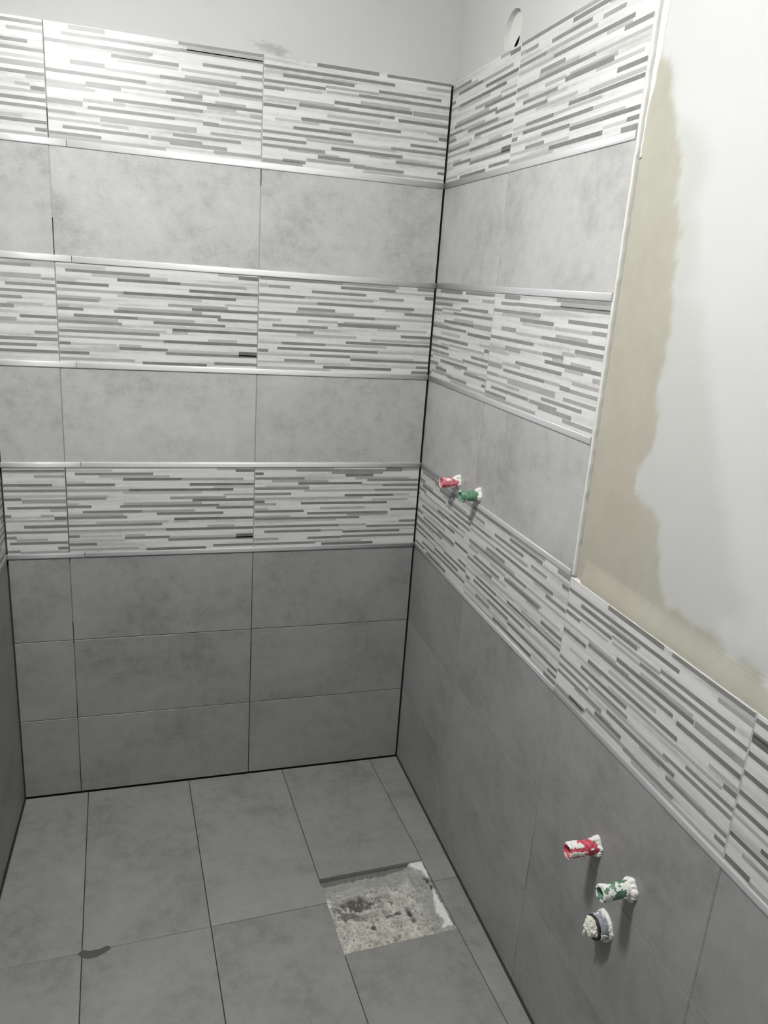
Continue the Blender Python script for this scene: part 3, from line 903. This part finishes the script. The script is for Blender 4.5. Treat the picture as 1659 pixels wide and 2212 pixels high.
# cover plate with a broken-out notch at the lower left
NOTCH = [(-0.010, -0.038), (-0.012, -0.022), (0.010, -0.006), (0.014, -0.030)]
bm = bmesh.new()
bmesh.ops.create_grid(bm, x_segments=40, y_segments=40, size=BOX_R)
kill = [f for f in bm.faces if f.calc_center_median().length > BOX_R * 0.995 or poly_sd(NOTCH, *f.calc_center_median()[:2]) < 0]
bmesh.ops.delete(bm, geom=kill, context='FACES')
for v in bm.verts:
    if v.co.length > BOX_R * 0.9:
        v.co.xy = v.co.xy.normalized() * min(v.co.length * 1.03, BOX_R)
    v.co.z = -0.0125 + 0.0006 * fbm(v.co * 60)
me = bpy.data.meshes.new('cover'); bm.to_mesh(me); bm.free(); me.materials.append(M_BEAD)
obj('cover', me, box, BM_)
obj('shade_plate', box_mesh('shade_plate', -0.018, 0.02, -0.042, 0.0, -0.0205, -0.0195, M_HOLE_SHADE), box, BM_)  # thin black plate behind the notch, its colour stands in for shade

# ---------------------------------------------------------------- water pipe stubs with test caps
def tube_mesh(name, r, ri, length, depth, mtl, n=48):
    prof = [(r, 0.0), (r, length * 0.5), (r, length - 0.0008), (r - 0.0006, length), (ri + 0.0004, length), (ri, length - 0.0006), (ri, length - depth), (0.0001, length - depth)]
    vs = [(p * math.cos(2 * math.pi * k / n), p * math.sin(2 * math.pi * k / n), z) for p, z in prof for k in range(n)]
    fs = [(a * n + k, a * n + (k + 1) % n, (a + 1) * n + (k + 1) % n, (a + 1) * n + k) for a in range(len(prof) - 1) for k in range(n)]
    me = mesh_from(name, vs, fs, True, mtl)
    return me

def dabs_mesh(name, r, ri, length, thr, seed, mtl, base_bias=0.0, tip_bias=0.0, freq=62.0):
    """smears of plaster lying on the tube wall and over its rim"""
    na, nl = 96, 56
    total = length + (r - ri)
    def pos(k, q, out):
        a = 2 * math.pi * k / na
        l = total * q / nl
        if l <= length:
            rr, z = r + out, l
        else:
            rr, z = r - (l - length), length + out
        return Vector((rr * math.cos(a), rr * math.sin(a), z))
    bm = bmesh.new()
    grid, outg, fsel = {}, {}, []
    def g(d, k, q, out):
        key = (k % na, q)
        if key not in d:
            d[key] = bm.verts.new(pos(k % na, q, out))
        return d[key]
    def on(k, q):
        p = pos((k % na) + 0.5, q + 0.5, 0)
        l = (q + 0.5) / nl
        v = fbm((p.x * freq + seed, p.y * freq, p.z * freq * 0.8), 4)
        v += base_bias * (1 - sstep(0.0, 0.4, l)) + tip_bias * sstep(0.8, 0.97, l)
        return v > thr
    sel = {(k, q) for k in range(na) for q in range(nl) if on(k, q)}
    for k, q in sel:
        hgt = 0.0011 + 0.0009 * noise.noise(pos(k, q, 0) * 160)
        a = [g(outg, k, q, hgt), g(outg, k + 1, q, hgt), g(outg, k + 1, q + 1, hgt), g(outg, k, q + 1, hgt)]
        bm.faces.new(a)
        b = [((k, q), (k + 1, q), (k, q - 1)), ((k + 1, q), (k + 1, q + 1), (k + 1, q)), ((k + 1, q + 1), (k, q + 1), (k, q + 1)), ((k, q + 1), (k, q), (k - 1, q))]
        for (p0, p1, nb) in b:
            if ((nb[0]) % na, nb[1]) not in sel:
                try:
                    bm.faces.new([g(grid, *p0, -0.0002), g(grid, *p1, -0.0002), g(outg, *p1, hgt), g(outg, *p0, hgt)])
                except ValueError:
                    pass
    bmesh.ops.smooth_vert(bm, verts=[v for v in outg.values()], factor=0.4, use_axis_x=True, use_axis_y=True, use_axis_z=True)
    bmesh.ops.recalc_face_normals(bm, faces=bm.faces)
    me = bpy.data.meshes.new(name); bm.to_mesh(me); bm.free(); me.materials.append(mtl)
    return me

def collar_mesh(name, r_in, r_out, h, rag, seed, mtl, lumps=()):
    n, prof = 64, 9
    vs, fs = [], []
    for k in range(n):
        a = 2 * math.pi * k / n
        ca, sa = math.cos(a), math.sin(a)
        ro = r_out + rag * fbm((ca * 2.2 + seed, sa * 2.2, seed), 4)
        hh = h * (1 + 0.7 * fbm((ca * 3 + seed, sa * 3, 4), 3))
        for la, lw, lr, lh in lumps:
            d = abs((a - la + math.pi) % (2 * math.pi) - math.pi)
            m = math.exp(-(d / lw) ** 2)
            ro += lr * m; hh += lh * m
        ro = max(ro, r_in + 0.0006)
        for q in range(prof):
            t = q / (prof - 1)
            rr = r_in - 0.0012 + (ro - r_in + 0.0012) * t
            z = hh * math.sqrt(max(0, 1 - t ** 2.2)) + (0.0012 * fbm((rr * ca * 260, rr * sa * 260, seed)) if 0 < t < 1 else 0)
            vs.append((rr * ca, rr * sa, max(z, 0.0002 if q < prof - 1 else -0.0006)))
    for k in range(n):
        for q in range(prof - 1):
            fs.append((k * prof + q, k * prof + q + 1, ((k + 1) % n) * prof + q + 1, ((k + 1) % n) * prof + q))
    return mesh_from(name, vs, fs, False, mtl)

def pipe_stub(name, label, u, v, r, length, mtl, thr, seed, base_bias, tip_bias, collar, lumps, tilt=(0, 0), cat='pipe stub'):
    e = bpy.data.objects.new(name, None)
    link(e)
    e.empty_display_size = 0.02
    m = at(FR, u, v, 0) @ Matrix.Rotation(tilt[0], 4, 'X') @ Matrix.Rotation(tilt[1], 4, 'Y')
    e.matrix_world = m
    WORLD[e.name] = m
    tag(e, label, cat, 'capped water pipe stubs on the right wall')
    obj('tube', tube_mesh('tube', r, r * 0.74, length, 0.035, mtl), e, m)
    o = obj('plaster_smear', dabs_mesh('plaster_smear', r, r * 0.74, length, thr, seed, M_DAB, base_bias, tip_bias), e, m)
    o = obj('plaster_collar', collar_mesh('plaster_collar', r, r + collar, 0.006, 0.003, seed, M_DAB, lumps), e, m)
    return e
pipe_stub('pipe_stub', 'bright red plastic pipe stub with white plaster smears, above the grey drain', 1.1185, 0.5575, 0.0142, 0.062, M_RED, 0.33, 2.3, 0.05, 0.26,
          0.0045, [(1.5, 0.35, 0.004, 0.008), (-0.9, 0.5, 0.002, 0.003)])
pipe_stub('pipe_stub', 'green plastic pipe stub half covered in plaster, right of the red stub', 1.2270, 0.5600, 0.0142, 0.060, M_GREEN, 0.24, 8.1, 0.62, 0.20,
          0.0045, [(1.4, 0.3, 0.004, 0.004), (-1.2, 0.3, 0.007, 0.002), (0.1, 0.6, 0.003, 0.003)])
pipe_stub('pipe_stub', 'small dusty pink-red pipe stub on the middle striped row', 0.2985, 1.0405, 0.0138, 0.050, M_PINK, 0.20, 5.7, 0.30, -0.1,
          0.0020, [(1.3, 0.4, 0.008, 0.012)])
pipe_stub('pipe_stub', 'small green pipe stub beside the pink-red one on the striped row', 0.4365, 1.0420, 0.0134, 0.052, M_GREEN, 0.34, 11.4, 0.35, -0.1,
          0.0022, [(1.4, 0.35, 0.008, 0.010)])

# waste pipe
e = bpy.data.objects.new('drain_stub', None)
link(e)
m = at(FR, 1.1800, 0.4345, 0)
e.matrix_world = m
WORLD[e.name] = m
tag(e, 'grey waste pipe stub with black rubber ring, stuffed with white filler', 'drain pipe')
obj('tube', tube_mesh('tube', 0.0235, 0.0205, 0.0215, 0.018, M_GREY), e, m)
def ring_mesh(name, R, r, z0, z1, mtl, n=56):
    prof = [(R - r, z0), (R, z0), (R + 0.0004, (z0 + z1) / 2), (R, z1), (R - r, z1)]
    vs = [((p + 0.0004 * noise.noise(Vector((math.cos(2 * math.pi * k / n) * 4, math.sin(2 * math.pi * k / n) * 4, p * 90)))) * math.cos(2 * math.pi * k / n),
           p * math.sin(2 * math.pi * k / n), z) for p, z in prof for k in range(n)]
    np_ = len(prof)
    fs = [(a * n + k, a * n + (k + 1) % n, ((a + 1) % np_) * n + (k + 1) % n, ((a + 1) % np_) * n + k) for a in range(np_) for k in range(n)]
    return mesh_from(name, vs, fs, False, mtl)
obj('rubber_ring', ring_mesh('rubber_ring', 0.0218, 0.0045, 0.0215, 0.0265, M_BLACK), e, m)
obj('plaster_collar', collar_mesh('plaster_collar', 0.0235, 0.0268, 0.0045, 0.0022, 6.3, M_DAB, [(1.6, 0.4, 0.002, 0.003), (-1.1, 0.3, 0.004, 0.003)]), e, m)
obj('plaster_smear', dabs_mesh('plaster_smear', 0.0235, 0.0205, 0.0215, 0.50, 3.9, M_DAB, 0.1, 0.0, 70.0), e, m)
bm = bmesh.new()
bmesh.ops.create_icosphere(bm, subdivisions=5, radius=1.0)
for v in bm.verts:
    d = v.co.copy()
    k = 1 + 0.22 * fbm(d * 1.7 + Vector((3, 1, 2)), 3) + 0.22 * (1 - abs(fbm(d * 4.2, 4))) - 0.18
    v.co = Vector((d.x * 0.0172 * k - 0.001, d.y * 0.0192 * k - 0.0005, 0.0245 + d.z * 0.0150 * k))
q = bmesh.ops.create_icosphere(bm, subdivisions=3, radius=1.0)
for v in q['verts']:
    d = v.co.copy()
    k = 1 + 0.3 * fbm(d * 2.2, 3)
    t = (d.y + 1) / 2
    v.co = Vector((-0.0090 - 0.004 * (1 - t) + d.x * 0.0032 * k, -0.0215 + d.y * 0.0100 * k, 0.033 + d.z * 0.0038 * k))
me = bpy.data.meshes.new('filler'); bm.to_mesh(me); bm.free(); me.materials.append(M_PASTE)
obj('filler', me, e, m)

# ---------------------------------------------------------------- globe lamp that lights the room (above the picture)
lamp = bpy.data.objects.new('pendant_lamp', None)
link(lamp)
m = Matrix.Translation((LAMP_POS[0], LAMP_POS[1], CEIL))
lamp.matrix_world = m
WORLD[lamp.name] = m
tag(lamp, 'white hanging lamp with a shallow glowing dome above the shower', 'lamp')
M_GLOW, nt, b = mat('glowing_globe', (0.9, 0.9, 0.9), 0.5)
b.inputs['Emission Color'].default_value = (1.0, 0.995, 0.985, 1)
b.inputs['Emission Strength'].default_value = LAMP_STRENGTH
GR = 0.12
bm = bmesh.new()
bmesh.ops.create_uvsphere(bm, u_segments=32, v_segments=20, radius=GR, matrix=Matrix.Translation((0, 0, LAMP_POS[2] - CEIL)))
zb = LAMP_POS[2] - CEIL
bmesh.ops.delete(bm, geom=[f for f in bm.faces if f.calc_center_median().z > zb + 0.001], context='FACES')
for v in bm.verts:
    v.co.z = zb + (v.co.z - zb) * 0.45
for f in bm.faces: f.smooth = True
me = bpy.data.meshes.new('diffuser'); bm.to_mesh(me); bm.free(); me.materials.append(M_GLOW)
obj('diffuser', me, lamp, m)
M_CORD, _nt, _b = mat('white_cord', (0.7, 0.7, 0.7), 0.5)
def cyl(name, r, z0, z1, mtl, n=20):
    vs = [(r * math.cos(2 * math.pi * k / n), r * math.sin(2 * math.pi * k / n), z) for z in (z0, z1) for k in range(n)]
    fs = [(k, (k + 1) % n, n + (k + 1) % n, n + k) for k in range(n)] + [tuple(range(n))[::-1], tuple(range(n, 2 * n))]
    return mesh_from(name, vs, fs, False, mtl)
prof = [(0.0001, 0.0), (GR * 1.01, 0.0), (GR * 1.03, 0.008), (GR * 0.85, 0.03), (GR * 0.45, 0.07), (0.022, 0.10), (0.022, 0.15), (0.0001, 0.15)]
vs = [(p * math.cos(2 * math.pi * k / 32), p * math.sin(2 * math.pi * k / 32), zb + z) for p, z in prof for k in range(32)]
fs = [(a * 32 + k, a * 32 + (k + 1) % 32, (a + 1) * 32 + (k + 1) % 32, (a + 1) * 32 + k) for a in range(len(prof) - 1) for k in range(32)]
obj('housing', mesh_from('housing', vs, fs, True, M_CORD), lamp, m)
obj('cord', cyl('cord', 0.0035, LAMP_POS[2] - CEIL + 0.15, -0.02, M_CORD, 10), lamp, m)
obj('ceiling_rose', cyl('ceiling_rose', 0.05, -0.022, 0.0, M_CORD, 32), lamp, m)
